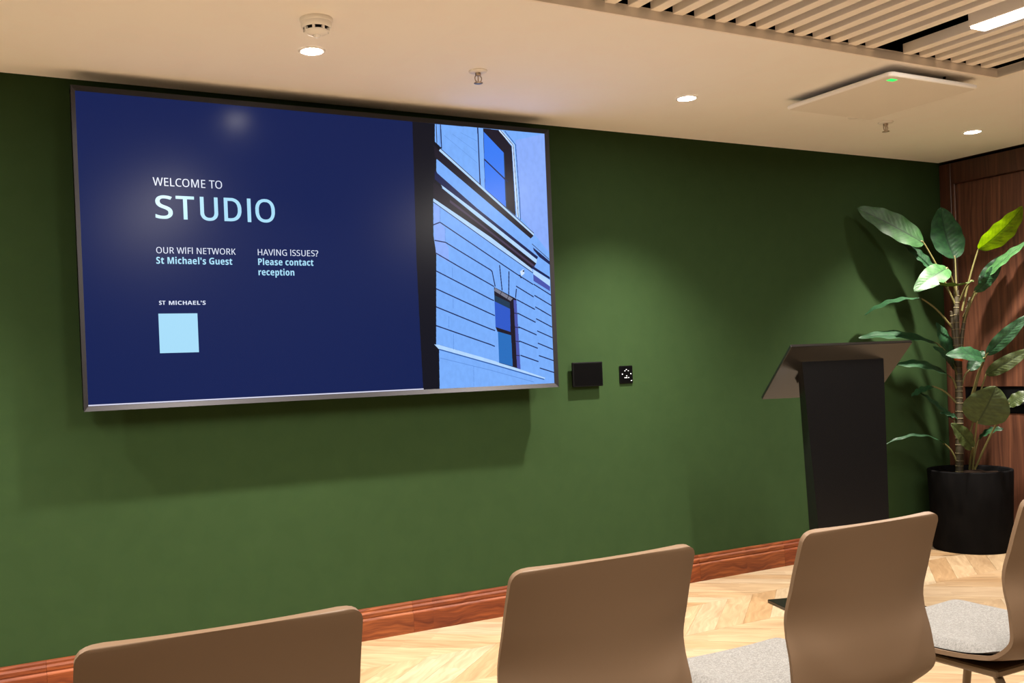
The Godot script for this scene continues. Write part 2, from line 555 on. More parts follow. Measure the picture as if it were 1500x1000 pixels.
func slide() -> ImageTexture:
	var big := Image.create(2000, 1130, false, Image.FORMAT_RGB8)
	big.fill(Color8(20, 33, 82))
	var key := {"s": Color8(20, 20, 30), "c": Color8(120, 171, 246), "p": Color8(136, 170, 246), "e": Color8(176, 211, 255), "k": Color8(32, 27, 40), "n": Color8(26, 34, 78), "b": Color8(70, 58, 84), "m": Color8(46, 88, 158), "f": Color8(94, 140, 214),
		"v": Color8(74, 84, 168), "a": Color8(124, 175, 246), "g": Color8(58, 122, 240), "t": Color8(34, 58, 84), "w": Color8(206, 226, 255), "q": Color8(120, 122, 140), "h": Color8(48, 88, 196), "i": Color8(42, 108, 186)}
	for s in FACADE:
		var pts := PackedVector2Array()
		for i in range(2, s.size(), 2):
			pts.append(Vector2(s[i], s[i + 1]))
		if s[1] == 0:
			fill_poly(big, pts, key[s[0]])
			continue
		for i in pts.size() - 1:
			var d := (pts[i + 1] - pts[i]).normalized()
			var w: Vector2 = Vector2(-d.y, d.x) * s[1]
			var e: Vector2 = d * 0.6
			fill_poly(big, PackedVector2Array([pts[i] + w - e, pts[i + 1] + w + e, pts[i + 1] - w + e, pts[i] - w - e]), key[s[0]])
	# stone is a little uneven in tone
	var n := noise(77, 0.035, 4)
	for y in range(0, 1130):
		for x in range(1400, 2000):
			var c := big.get_pixel(x, y)
			if c.b > 0.9 and c.r > 0.4:
				var k := 1.0 + 0.035 * n.get_noise_2d(x, y * 0.6)
				big.set_pixel(x, y, Color(c.r * k, c.g * k, minf(1.0, c.b * k)))
	return ImageTexture.create_from_image(big)


# ---------- the room ----------
func build_room() -> void:
	# green wall
	var st := mb()
	bx(st, Vector3(XL - 0.2, -0.1, -0.2), Vector3(XR + 0.2, H + 0.5, 0.0))
	struct("wall_front", st, M.green)
	st = mb()
	bx(st, Vector3(XL - 0.2, -0.1, 0.0), Vector3(XL, H + 0.5, ZB))
	struct("wall_left", st, M.cream)
	st = mb()
	bx(st, Vector3(XL - 0.2, -0.1, ZB), Vector3(XR + 0.2, H + 0.5, ZB + 0.2))
	struct("wall_back", st, M.pale)
	# ceiling slab with the opening of the slatted recess
	st = mb()
	for r in [[XL, XR, 0.0, PZ0], [XL, XR, PZ1, ZB], [XL, PX0, PZ0, PZ1], [PX1, XR, PZ0, PZ1]]:
		bx(st, Vector3(r[0], H, r[2]), Vector3(r[1], H + 0.036, r[3]))
	var ceiling := struct("ceiling", st, M.ceiling)
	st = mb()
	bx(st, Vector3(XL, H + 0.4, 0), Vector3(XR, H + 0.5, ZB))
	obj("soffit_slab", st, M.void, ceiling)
	for r in [["rim", PX0, PX1, PZ0 - 0.012, PZ0], ["rim", PX0, PX1, PZ1, PZ1 + 0.012], ["rim", PX0 - 0.012, PX0, PZ0, PZ1], ["rim", PX1, PX1 + 0.012, PZ0, PZ1]]:
		st = mb()
		bx(st, Vector3(r[1], H - 0.003, r[3]), Vector3(r[2], H + 0.038, r[4]))
		obj(r[0], st, M.slat, ceiling)
	var sm := mb()
	bx(sm, Vector3(0, 0, 0), Vector3(0.047, 0.042, PZ1 - PZ0 - 0.004), 0.0015)
	var slat_mesh := sm.commit()
	var xs := []
	for k in 49:
		if k != 20 and k != 41:
			xs.append(1.726 - 0.1015 * k)
	for k in 6:
		xs.append(1.957 + 0.1037 * k)
	for x in xs:
		var o := MeshInstance3D.new()
		o.name = "slat"
		o.mesh = slat_mesh
		o.material_override = M.slat
		o.position = Vector3(x, H + 0.03, PZ0 + 0.002)
		ceiling.add_child(o, true)
	build_wood_wall()
	build_floor()
	build_skirting()


func build_wood_wall() -> void:
	var st := mb()
	bx(st, Vector3(XR + 0.05, -0.1, 0.0), Vector3(XR + 0.25, H + 0.5, ZB))
	var w := struct("wall_right", st, M.rail)
	w.set_meta("label", "dark walnut panelled wall behind the potted plant")
	var put := func(called: String, lo: Vector3, hi: Vector3, m: Material, bev := 0.003) -> void:
		var s := mb()
		bx(s, lo, hi, bev)
		# grain upright on stiles and panels
		var o := obj(called, s, m, w)
		o.name = called
	var up: StandardMaterial3D = M.panel.duplicate()
	up.uv1_triplanar = true
	up.uv1_world_triplanar = true
	up.uv1_scale = Vector3(2.4, 0.55, 2.4)
	var upr: StandardMaterial3D = M.rail.duplicate()
	upr.uv1_triplanar = true
	upr.uv1_world_triplanar = true
	upr.uv1_scale = Vector3(2.4, 0.55, 2.4)
	var face := XR
	put.call("stile", Vector3(face, 0, 0.002), Vector3(face + 0.05, H - 0.018, 0.082), upr)
	put.call("bead", Vector3(face + 0.012, 0.0, 0.0825), Vector3(face + 0.05, 2.285, 0.1), up)
	put.call("top_rail", Vector3(face, 2.285, 0.0825), Vector3(face + 0.05, H - 0.018, ZB - 0.002), upr)
	put.call("shadow_strip", Vector3(face + 0.03, H - 0.0175, 0.002), Vector3(face + 0.05, H - 0.001, ZB - 0.002), M.black)
	# panels above and below an open black slot
	for k in 4:
		var z0 := 0.1005 + k * 1.77
		var z1 := z0 + 1.66
		put.call("panel", Vector3(face + 0.032, 0.972, z0), Vector3(face + 0.05, 2.284, z1), up)
		put.call("panel", Vector3(face + 0.032, 0.13, z0), Vector3(face + 0.05, 0.805, z1), up)
		put.call("slot_back", Vector3(face + 0.042, 0.806, z0), Vector3(face + 0.05, 0.971, z1), M.black)
		put.call("slot_shelf", Vector3(face + 0.004, 0.862, z0), Vector3(face + 0.0415, 0.872, z1), M.black)
		if k < 3:
			put.call("stile", Vector3(face, 0, z1 + 0.0005), Vector3(face + 0.05, 2.2845, z1 + 0.1095), upr)
		put.call("plinth", Vector3(face, 0, z0), Vector3(face + 0.05, 0.1295, z1), upr)


func build_floor() -> void:
	var st := mb()
	bx(st, Vector3(XL - 0.2, -0.12, -0.2), Vector3(XR + 0.25, -0.014, ZB + 0.2))
	var fl := struct("floor", st, M.subfloor)
	fl.set_meta("label", "pale oak chevron plank floor")
	var rng := RandomNumberGenerator.new()
	rng.seed = 5
	var room := PackedVector2Array([Vector2(XL + 0.001, 0.001), Vector2(XR - 0.001, 0.001), Vector2(XR - 0.001, ZB - 0.001), Vector2(XL + 0.001, ZB - 0.001)])
	var rest := []
	for i in M.oak.size():
		rest.append(mb())
	var depth := 0.39
	var lean := depth / tan(deg_to_rad(41.0))
	for s in range(0, 19):
		var z0 := 0.02 + s * depth if s > 0 else 0.001
		var z1 := 0.02 + (s + 1) * depth
		var sign_ := 1.0 if s % 2 == 0 else -1.0
		var dir := Vector2(lean * sign_, depth).normalized()
		for k in range(-36, 33):
			var x := k * 0.17 + (0.05 if s % 2 == 0 else 0.0)
			var a := x if sign_ > 0 else x + lean
			var b := a + lean * sign_
			var a0 := a + (z0 - (0.02 + s * depth)) / depth * lean * sign_
			var p := PackedVector2Array([Vector2(a0 + 0.0006, z0 + 0.0004), Vector2(a0 + 0.1694, z0 + 0.0004), Vector2(b + 0.1694, z1 - 0.0004), Vector2(b + 0.0006, z1 - 0.0004)])
			var cut := Geometry2D.intersect_polygons(p, room)
			var tone := rng.randi() % 6
			if tone == 5 and rng.randf() < 0.5:
				tone = 1
			var shift := Vector2(rng.randf() * 3.0, rng.randf() * 3.0)
			var lift := rng.randf() * 0.0005
			if cut.is_empty():
				continue
			var mid := (p[0] + p[1] + p[2] + p[3]) / 4.0
			if s < 6 and mid.x > -0.75 - s * 0.05:
				var o := mb()
				slab(o, cut[0], -0.0135, -0.0006 + lift, dir, shift)
				obj("plank", o, M.oak[tone], fl)
			else:
				slab(rest[tone], cut[0], -0.0135, -0.0006 + lift, dir, shift)
	# boards that the photograph does not show, joined
	var far: ArrayMesh = null
	for i in rest.size():
		far = rest[i].commit(far) if far else rest[i].commit()
		far.surface_set_material(i, M.oak[i])
	var o := MeshInstance3D.new()
	o.name = "farther_planks"
	o.mesh = far
	fl.add_child(o)
	o.set_meta("kind", "stuff")


func build_skirting() -> void:
	var profile := [Vector2(0.0005, 0.0), Vector2(0.0225, 0.0), Vector2(0.0225, 0.088), Vector2(0.0205, 0.0925), Vector2(0.0165, 0.097), Vector2(0.0155, 0.101), Vector2(0.0180, 0.104), Vector2(0.0180, 0.118), Vector2(0.0145, 0.123), Vector2(0.0105, 0.126), Vector2(0.0105, 0.134), Vector2(0.0075, 0.141), Vector2(0.0005, 0.1425)]
	var root := Node3D.new()
	root.name = "baseboard_front"
	root.set_meta("kind", "structure")
	root.set_meta("label", "moulded walnut skirting board along the green wall")
	add_child(root)
	var cuts := [XL + 0.001, -2.9, -1.35, -0.62, 0.235, 1.02, 1.98, 2.62, 3.4, XR - 0.001]
	for i in cuts.size() - 1:
		var st := mb()
		moulding(st, profile, cuts[i] + 0.0004, cuts[i + 1] - 0.0004, i * 0.37)
		obj("skirting_length", st, M.skirting[i % 3], root)


# ---------- lights ----------
func downlight(x: float, z: float, label: String) -> void:
	var o := thing("downlight", label, "downlight", Vector3(x, H, z), 0.0, "recessed ceiling downlights")
	var st := mb()
	lathe(st, [[0.040, -0.0005], [0.041, -0.004], [0.046, -0.0045], [0.051, -0.003], [0.052, -0.0005]], 36)
	st.generate_normals()
	obj("trim_ring", st, M.white_plastic, o)
	st = mb()
	lathe(st, [[0.0, -0.0035], [0.030, -0.0033], [0.0395, -0.002], [0.0395, -0.0005]], 36)
	st.generate_normals()
	obj("lens", st, M.lamp, o)
	var l := SpotLight3D.new()
	l.name = "beam"
	l.position = Vector3(0, -0.012, 0)
	l.rotation.x = -PI / 2
	l.light_color = DOWN_COLOR
	l.light_energy = DOWN_ENERGY
	l.light_size = 0.035
	l.spot_angle = DOWN_ANGLE
	l.spot_angle_attenuation = 1.0
	l.spot_range = 20.0
	l.spot_attenuation = 2.0
	l.shadow_enabled = true
	o.add_child(l)


func linear_light(x: float, z0: float, z1: float, label: String) -> void:
	var o := thing("linear_light", label, "ceiling light", Vector3(x, H, 0), 0.0, "linear lights in the slatted ceiling")
	var st := mb()
	bx(st, Vector3(-0.046, 0.006, z0), Vector3(0.046, 0.10, z1), 0.001)
	obj("housing", st, M.slat, o)
	st = mb()
	bx(st, Vector3(-0.043, -0.004, z0 + 0.004), Vector3(0.043, 0.0055, z1 - 0.004), 0.003)
	obj("diffuser", st, M.tube_lamp, o)
	var l := AreaLight3D.new()
	l.name = "panel_light"
	l.area_size = Vector2(0.08, z1 - z0 - 0.02)
	l.position = Vector3(0, -0.006, (z0 + z1) / 2)
	l.rotation.x = -PI / 2
	l.light_color = LINEAR_COLOR
	l.light_energy = LINEAR_ENERGY * (z1 - z0)
	l.area_range = 20.0
	l.shadow_enabled = true
	o.add_child(l)


# ---------- ceiling things ----------
func smoke_detector(at: Vector3) -> void:
	var o := thing("smoke_detector", "round white smoke detector on the ceiling beside a downlight", "detector", at)
	var st := mb()
	lathe(st, [[0.0, 0.0], [0.056, 0.0], [0.056, -0.010], [0.054, -0.013], [0.052, -0.014]], 40)
	st.generate_normals()
	obj("base_plate", st, M.white_plastic, o)
	st = mb()
	lathe(st, [[0.052, -0.014], [0.053, -0.024], [0.050, -0.030], [0.046, -0.033]], 40)
	lathe(st, [[0.040, -0.041], [0.041, -0.043], [0.036, -0.049], [0.022, -0.054], [0.0, -0.055]], 40)
	st.generate_normals()
	obj("housing", st, M.white_plastic, o)
	st = mb()
	lathe(st, [[0.044, -0.032], [0.036, -0.034], [0.036, -0.043]], 40)
	st.generate_normals()
	obj("chamber", st, M.black, o)
	for k in 8:
		st = mb()
		var a := TAU * k / 8 + 0.2
		bx(st, Vector3(0.036, -0.044, -0.004), Vector3(0.047, -0.032, 0.004), 0.001, Transform3D(Basis(Vector3.UP, a), Vector3.ZERO))
		obj("vent_rib", st, M.white_plastic, o)
	st = mb()
	lathe(st, [[0.013, -0.0545], [0.013, -0.058], [0.010, -0.062], [0.0, -0.0635]], 24)
	st.generate_normals()
	obj("sensor_dome", st, M.white_plastic, o)


func sprinkler(at: Vector3, label: String) -> void:
	var o := thing("sprinkler", label, "sprinkler", at, 0.0, "ceiling sprinklers")
	o.scale = Vector3.ONE * 1.3
	var st := mb()
	lathe(st, [[0.0, 0.0], [0.030, 0.0], [0.029, -0.003], [0.018, -0.006], [0.009, -0.006]], 28)
	st.generate_normals()
	obj("escutcheon", st, M.white_plastic, o)
	st = mb()
	lathe(st, [[0.009, -0.004], [0.009, -0.014], [0.005, -0.016], [0.0, -0.016]], 16)
	st.generate_normals()
	obj("nozzle", st, M.metal, o)
	for s in [-1.0, 1.0]:
		st = mb()
		tube(st, smooth_path([Vector3(s * 0.007, -0.014, 0), Vector3(s * 0.012, -0.022, 0), Vector3(s * 0.009, -0.032, 0), Vector3(s * 0.001, -0.037, 0)], 4), [0.0018], 6)
		st.generate_normals()
		obj("yoke_arm", st, M.metal, o)
	st = mb()
	tube(st, [Vector3(0, -0.016, 0), Vector3(0, -0.036, 0)], [0.0022], 8)
	st.generate_normals()
	obj("bulb", st, M.metal, o)
	st = mb()
	lathe(st, [[0.0, -0.037], [0.014, -0.0375], [0.014, -0.039], [0.0, -0.040]], 20)
	st.generate_normals()
	obj("deflector", st, M.metal, o)


func ceiling_panel() -> void:
	# square panel held a few centimetres under the ceiling, one status light near its rear corner
	var c := Vector3(2.222, H, 1.092)
	var o := thing("ceiling_microphone", "flat square beige panel under the ceiling with a green status light", "microphone", c)
	var y0 := -0.052
	var hw := 0.293
	var st := mb()
	# rounded square, pillowed edge
	var rows := []
	for e in [[0.010, -0.030], [0.0, -0.036], [0.0, -0.046], [0.003, -0.050], [0.008, y0]]:
		rows.append(rounded_square(hw - e[0], 0.022, e[1]))
	grid(st, rows, true)
	st.generate_normals()
	obj("casing", st, M.white_plastic, o)
	st = mb()
	fan(st, rounded_square(hw - 0.008, 0.018, y0), Vector3(0, y0, 0))
	fan(st, rounded_square(hw - 0.010, 0.022, -0.030), Vector3(0, -0.030, 0))
	st.generate_normals()
	obj("grille", st, M.grille, o)
	st = mb()
	bx(st, Vector3(-hw + 0.045, y0 - 0.0015, hw - 0.062), Vector3(-hw + 0.085, y0 + 0.001, hw - 0.036), 0.001)
	obj("status_light", st, M.green_led, o)
	st = mb()
	bx(st, Vector3(-0.16, -0.030, -0.16), Vector3(0.16, -0.0005, 0.16), 0.003)
	obj("mount_box", st, M.black, o)
	st = mb()
	tube(st, smooth_path([Vector3(0.13, -0.0005, 0.24), Vector3(0.12, -0.022, 0.235), Vector3(0.09, -0.028, 0.20), Vector3(0.07, -0.026, 0.155)], 4), [0.006], 8)
	st.generate_normals()
	obj("cable", st, M.black, o)


func rounded_square(h: float, r: float, y: float) -> Array:
	var a := []
	for q in 4:
		for k in 7:
			var t := PI / 2 * (q + k / 6.0)
			var c := Vector2(h - r, h - r) * Vector2([1, -1, -1, 1][q], [1, 1, -1, -1][q])
			a.append(Vector3(c.x + cos(t) * r, y, c.y + sin(t) * r))
	return a


func fan(st: SurfaceTool, ring: Array, c: Vector3) -> void:
	st.set_smooth_group(90)
	for j in ring.size():
		for v in [c, ring[j], ring[(j + 1) % ring.size()]]:
			st.set_uv(Vector2(v.x, v.z))
			st.add_vertex(v)


# ---------- television ----------
func television() -> void:
	var o := thing("television", "large wall-mounted television showing a navy welcome slide", "television", Vector3((TVX0 + TVX1) / 2, TVY0, 0))
	var ox := (TVX0 + TVX1) / 2
	var at := func(x: float, y: float, z: float) -> Vector3: return Vector3(x - ox, y - TVY0, z)
	var st := mb()
	bx(st, at.call(TVX0 + 0.003, TVY0 + 0.003, TVZ - 0.062), at.call(TVX1 - 0.003, TVY1 - 0.003, TVZ - 0.012), 0.004)
	obj("back_case", st, M.black, o)
	st = mb()
	bx(st, at.call(-0.42, 1.42, 0.0005), at.call(0.24, 2.05, TVZ - 0.0625), 0.004)
	obj("wall_mount", st, M.black, o)
	# bezel: four mitred bars with a sloped inner face
	var oc := [Vector2(TVX0, TVY0), Vector2(TVX1, TVY0), Vector2(TVX1, TVY1), Vector2(TVX0, TVY1)]
	var ic := [Vector2(SX0, SY0), Vector2(SX1, SY0), Vector2(SX1, SY1), Vector2(SX0, SY1)]
	for i in 4:
		var a: Vector2 = oc[i]
		var b: Vector2 = oc[(i + 1) % 4]
		var c: Vector2 = ic[(i + 1) % 4]
		var d: Vector2 = ic[i]
		var nout := ((a + b) * 0.5 - Vector2(ox, (TVY0 + TVY1) / 2)).normalized()
		var n3 := Vector3(nout.x, nout.y, 0)
		st = mb()
		var zf := TVZ
		var zi := TVZ - 0.006
		var zb := TVZ - 0.0115
		quad(st, at.call(a.x, a.y, zf), at.call(b.x, b.y, zf), at.call(c.x, c.y, zi), at.call(d.x, d.y, zi), Vector3.BACK)
		quad(st, at.call(a.x, a.y, zf), at.call(b.x, b.y, zf), at.call(b.x, b.y, zb), at.call(a.x, a.y, zb), n3)
		quad(st, at.call(a.x, a.y, zb), at.call(b.x, b.y, zb), at.call(c.x, c.y, zb), at.call(d.x, d.y, zb), Vector3.FORWARD)
		quad(st, at.call(d.x, d.y, zi), at.call(c.x, c.y, zi), at.call(c.x, c.y, zb), at.call(d.x, d.y, zb), -n3)
		obj("bezel", st, M.bezel, o)
	var zs := TVZ - 0.0075
	var scr := mat(Color(0.01, 0.01, 0.014), 0.24, 0.0, 0.19)
	scr.emission_enabled = true
	scr.emission_operator = BaseMaterial3D.EMISSION_OP_MULTIPLY
	scr.emission = Color.WHITE
	scr.emission_texture = slide()
	scr.emission_energy_multiplier = 1.0
	st = mb()
	quad(st, at.call(SX0, SY0, zs), at.call(SX1, SY0, zs), at.call(SX1, SY1, zs), at.call(SX0, SY1, zs), Vector3.BACK, [Vector2(0, 1), Vector2(1, 1), Vector2(1, 0), Vector2(0, 0)])
	quad(st, at.call(SX0, SY0, zs - 0.003), at.call(SX1, SY0, zs - 0.003), at.call(SX1, SY1, zs - 0.003), at.call(SX0, SY1, zs - 0.003), Vector3.FORWARD, [Vector2(0, 0), Vector2(0, 0), Vector2(0, 0), Vector2(0, 0)])
	var screen := obj("screen", st, scr, o)
	var cyan := screen_ink(Color(0.66, 0.87, 0.98))
	var white := screen_ink(Color(0.86, 0.89, 0.97))
	for w in WRITING:
		var tm := TextMesh.new()
		var f := SystemFont.new()
		f.font_names = PackedStringArray(["Droid Sans"])
		var used_font: Font = f
		if w[5] == 1:
			f.font_weight = 700
		elif w[5] == 2:
			var heavy := FontVariation.new()
			heavy.base_font = f
			heavy.variation_embolden = 0.35
			used_font = heavy
		tm.font = used_font
		tm.text = w[0].replace("I", "l") if w[0] == w[0].to_upper() else w[0]  # a plain bar for the capital I, as on the slide
		tm.font_size = 64
		tm.pixel_size = 0.001
		tm.depth = 0.001
		tm.horizontal_alignment = HORIZONTAL_ALIGNMENT_LEFT
		tm.vertical_alignment = VERTICAL_ALIGNMENT_BOTTOM
		var box := tm.get_aabb()
		var cap := TextMesh.new()
		cap.font = used_font
		cap.text = "H"
		cap.font_size = 64
		cap.pixel_size = 0.001
		cap.vertical_alignment = VERTICAL_ALIGNMENT_BOTTOM
		var cb := cap.get_aabb()
		var sx: float = (w[2] - w[1]) / box.size.x
		var sy: float = w[4] / cb.size.y
		var t := MeshInstance3D.new()
		t.name = "lettering"
		t.mesh = tm
		t.material_override = white if w[6] == 1 else cyan
		t.scale = Vector3(sx, sy, 0.5)
		t.position = at.call(w[1] - box.position.x * sx, w[3] - cb.position.y * sy, zs + 0.0004)
		screen.add_child(t, true)
	st = mb()
	bx(st, at.call(-0.5115, 1.8672, zs), at.call(-0.4962, 1.9655, zs + 0.0009))
	obj("lettering", st, cyan, screen)
	# the pale square stands where the slide carries its code
	st = mb()
	bx(st, at.call(-0.8925, 1.3285, zs), at.call(-0.7372, 1.487, zs + 0.0006))
	obj("pale_square", st, cyan, screen)
	st = mb()
	bx(st, at.call(SX0, SY0 + 0.0008, zs), at.call(0.275, SY0 + 0.0055, zs + 0.0006))
	obj("progress_bar", st, screen_ink(Color(0.86, 0.86, 0.95)), screen)
	var l := AreaLight3D.new()
	l.name = "screen_light"
	l.area_size = Vector2(0.58, 1.2)
	l.position = at.call(0.68, 1.74, TVZ + 0.004)
	l.rotation.y = PI
	l.light_color = Color(0.55, 0.72, 1.0)
	l.light_energy = 0.03
	l.shadow_enabled = true
	o.add_child(l)


func wall_controls() -> void:
	var o := thing("touch_panel", "small black touch panel standing off the green wall beside the television", "touch panel", Vector3(1.272, 1.101, 0))
	var st := mb()
	bx(st, Vector3(-0.045, 0.025, 0.0005), Vector3(0.045, 0.10, 0.020), 0.002)
	obj("wall_bracket", st, M.black, o)
	st = mb()
	bx(st, Vector3(-0.094, 0.0, 0.0205), Vector3(0.094, 0.126, 0.034), 0.003)
	obj("case", st, M.black, o)
	st = mb()
	bx(st, Vector3(-0.088, 0.006, 0.0335), Vector3(0.088, 0.120, 0.0348), 0.0005)
	obj("glass", st, M.black_gloss, o)
	o = thing("wall_keypad", "small black keypad with white icons on the green wall", "keypad", Vector3(1.537, 1.153, 0))
	st = mb()
	bx(st, Vector3(-0.043, -0.047, 0.0005), Vector3(0.043, 0.047, 0.009), 0.003)
	obj("plate", st, M.black_gloss, o)
	for q in [[0.0, 0.027, 0.007, 0.0025], [-0.010, 0.020, 0.0055, 0.003], [0.013, 0.020, 0.005, 0.003], [-0.027, 0.003, 0.005, 0.005], [0.029, 0.004, 0.005, 0.005], [0.001, -0.007, 0.006, 0.004], [-0.010, -0.016, 0.006, 0.004], [0.001, -0.016, 0.006, 0.004], [0.014, -0.016, 0.005, 0.004], [0.031, -0.033, 0.007, 0.0025]]:
		st = mb()
		bx(st, Vector3(q[0] - q[2] / 2, q[1] - q[3] / 2, 0.0088), Vector3(q[0] + q[2] / 2, q[1] + q[3] / 2, 0.0096), 0.0003)
		obj("icon", st, M.icon, o)


# ---------- lectern ----------
func lectern() -> void:
	var o := thing("lectern", "black lectern with a slanted reading top in front of the green wall", "lectern", Vector3(2.122, 0, 0.916), -deg_to_rad(18.0))
	var st := mb()
	bx(st, Vector3(-0.3075, 0.0005, -0.25), Vector3(0.3075, 0.016, 0.25), 0.002)
	obj("base_plate", st, M.lectern, o)
	# tapered column: narrower and deeper towards the floor
	var top := [Vector3(-0.212, 1.193, -0.005), Vector3(0.212, 1.193, -0.005), Vector3(0.212, 1.155, -0.05), Vector3(-0.212, 1.155, -0.05)]
	var bot := [Vector3(-0.168, 0.0165, 0.055), Vector3(0.168, 0.0165, 0.055), Vector3(0.168, 0.0165, -0.06), Vector3(-0.168, 0.0165, -0.06)]
	# front board
	st = mb()
	prism(st, top[0], top[1], bot[1], bot[0], Vector3(0, 0, -0.018))
	obj("front_board", st, M.lectern, o)
	# side boards and back, set in behind the front board
	for s in [0, 1]:
		var k := -1.0 if s == 0 else 1.0
		st = mb()
		var ft: Vector3 = top[s] + Vector3(-k * 0.007, -0.004, -0.0185)
		var fb: Vector3 = bot[s] + Vector3(-k * 0.007, 0, -0.0185)
		var bt := Vector3(ft.x, 1.148, -0.058)
		var bb := Vector3(fb.x, 0.0165, -0.062)
		prism(st, ft, bt, bb, fb, Vector3(-k * 0.016, 0, 0))
		obj("side_board", st, M.lectern, o)
	# slanted top: high edge towards the audience
	var hi := Vector3(0, 1.269, 0.07)
	var lo := Vector3(0, 1.02, -0.23)
	var d := (hi - lo).normalized()
	var n := Vector3(0, d.z, -d.y)
	var b := Basis(Vector3.RIGHT, n, Vector3.RIGHT.cross(n))
	st = mb()
	var l := (hi - lo).length()
	bx(st, Vector3(-0.31, -0.016, -l / 2), Vector3(0.31, 0.0, l / 2), 0.0015, Transform3D(b, (hi + lo) / 2))
	obj("reading_top", st, M.lectern, o)
	st = mb()
	bx(st, Vector3(-0.29, 0.0005, -l / 2), Vector3(0.29, 0.02, -l / 2 + 0.012), 0.001, Transform3D(b, (hi + lo) / 2))
	obj("paper_stop", st, M.lectern, o)
	st = mb()
	bx(st, Vector3(-0.185, -0.035, -0.06), Vector3(0.185, -0.0165, 0.04), 0.002, Transform3D(b, (hi + lo) / 2))
	obj("top_bracket", st, M.lectern, o)


func prism(st: SurfaceTool, a: Vector3, b: Vector3, c: Vector3, d: Vector3, t: Vector3) -> void:
	var m := (a + b + c + d) / 4.0 + t / 2.0
	var f := [a, b, c, d]
	quad(st, a, b, c, d, -t)
	quad(st, a + t, b + t, c + t, d + t, t)
	for i in 4:
		var p: Vector3 = f[i]
		var q: Vector3 = f[(i + 1) % 4]
		quad(st, p, q, q + t, p + t, (p + q) / 2.0 + t / 2.0 - m)


# ---------- chairs ----------
# shell: rows run from the front lip of the seat to the top of the back; u runs across
func shell_row(v: float) -> Dictionary:
	# side profile (z forward is negative), half width, how far the sides come forward or up
	var keys := [
		# v, y, z, half width, wrap
		[0.00, 0.418, -0.240, 0.196, 0.000],
		[0.06, 0.436, -0.225, 0.208, 0.004],
		[0.22, 0.437, -0.115, 0.219, 0.010],
		[0.38, 0.430, 0.030, 0.222, 0.016],
		[0.48, 0.432, 0.120, 0.222, 0.022],
		[0.56, 0.452, 0.202, 0.220, 0.018],
		[0.63, 0.505, 0.252, 0.221, 0.012],
		[0.70, 0.580, 0.250, 0.217, 0.022],
		[0.76, 0.640, 0.240, 0.214, 0.036],
		[0.88, 0.745, 0.246, 0.211, 0.024],
		[1.00, 0.857, 0.268, 0.209, 0.012]]
	var i := 0
	while i < keys.size() - 2 and v > keys[i + 1][0]:
		i += 1
	var k0: Array = keys[maxi(i - 1, 0)]
	var k1: Array = keys[i]
	var k2: Array = keys[i + 1]
	var k3: Array = keys[mini(i + 2, keys.size() - 1)]
	var t: float = clampf((v - k1[0]) / (k2[0] - k1[0]), 0.0, 1.0)
	var r := []
	for q in range(1, 5):
		r.append(cubic_interpolate_in_time(k1[q], k2[q], k0[q], k3[q], t, k2[0] - k1[0], k0[0] - k1[0] if k0[0] != k1[0] else -0.05, k3[0] - k1[0] if k3[0] != k2[0] else k2[0] - k1[0] + 0.05))
	return {"y": r[0], "z": r[1], "w": r[2], "wrap": r[3]}


func shell_point(v: float, u: float, half := -1.0) -> Vector3:
	var a := shell_row(v)
	var b := shell_row(minf(v + 0.01, 1.0))
	var c := shell_row(maxf(v - 0.01, 0.0))
	var d := Vector2(b.z - c.z, b.y - c.y).normalized()
	var n := Vector2(-d.y, d.x)  # towards the sitter: up on the seat, forward on the back
	if n.y < 0 and absf(d.y) < 0.5:
		n = -n
	n = n.lerp(Vector2(-1, 0), clampf((v - 0.55) * 5.0, 0.0, 1.0))
	var w: float = a.w if half < 0.0 else half
	var k: float = a.wrap * pow(absf(u), 2.2)
	# the lower back is folded: its corners turn forward outside a V that starts at the waist
	var fold := absf(u) - clampf((a.y - 0.445) / 0.20, 0.0, 1.0)
	if v > 0.5 and fold > 0.0:
		k += 0.036 * fold * smoothstep(0.50, 0.68, v)
	return Vector3(u * w, a.y + n.y * k, a.z + n.x * k)


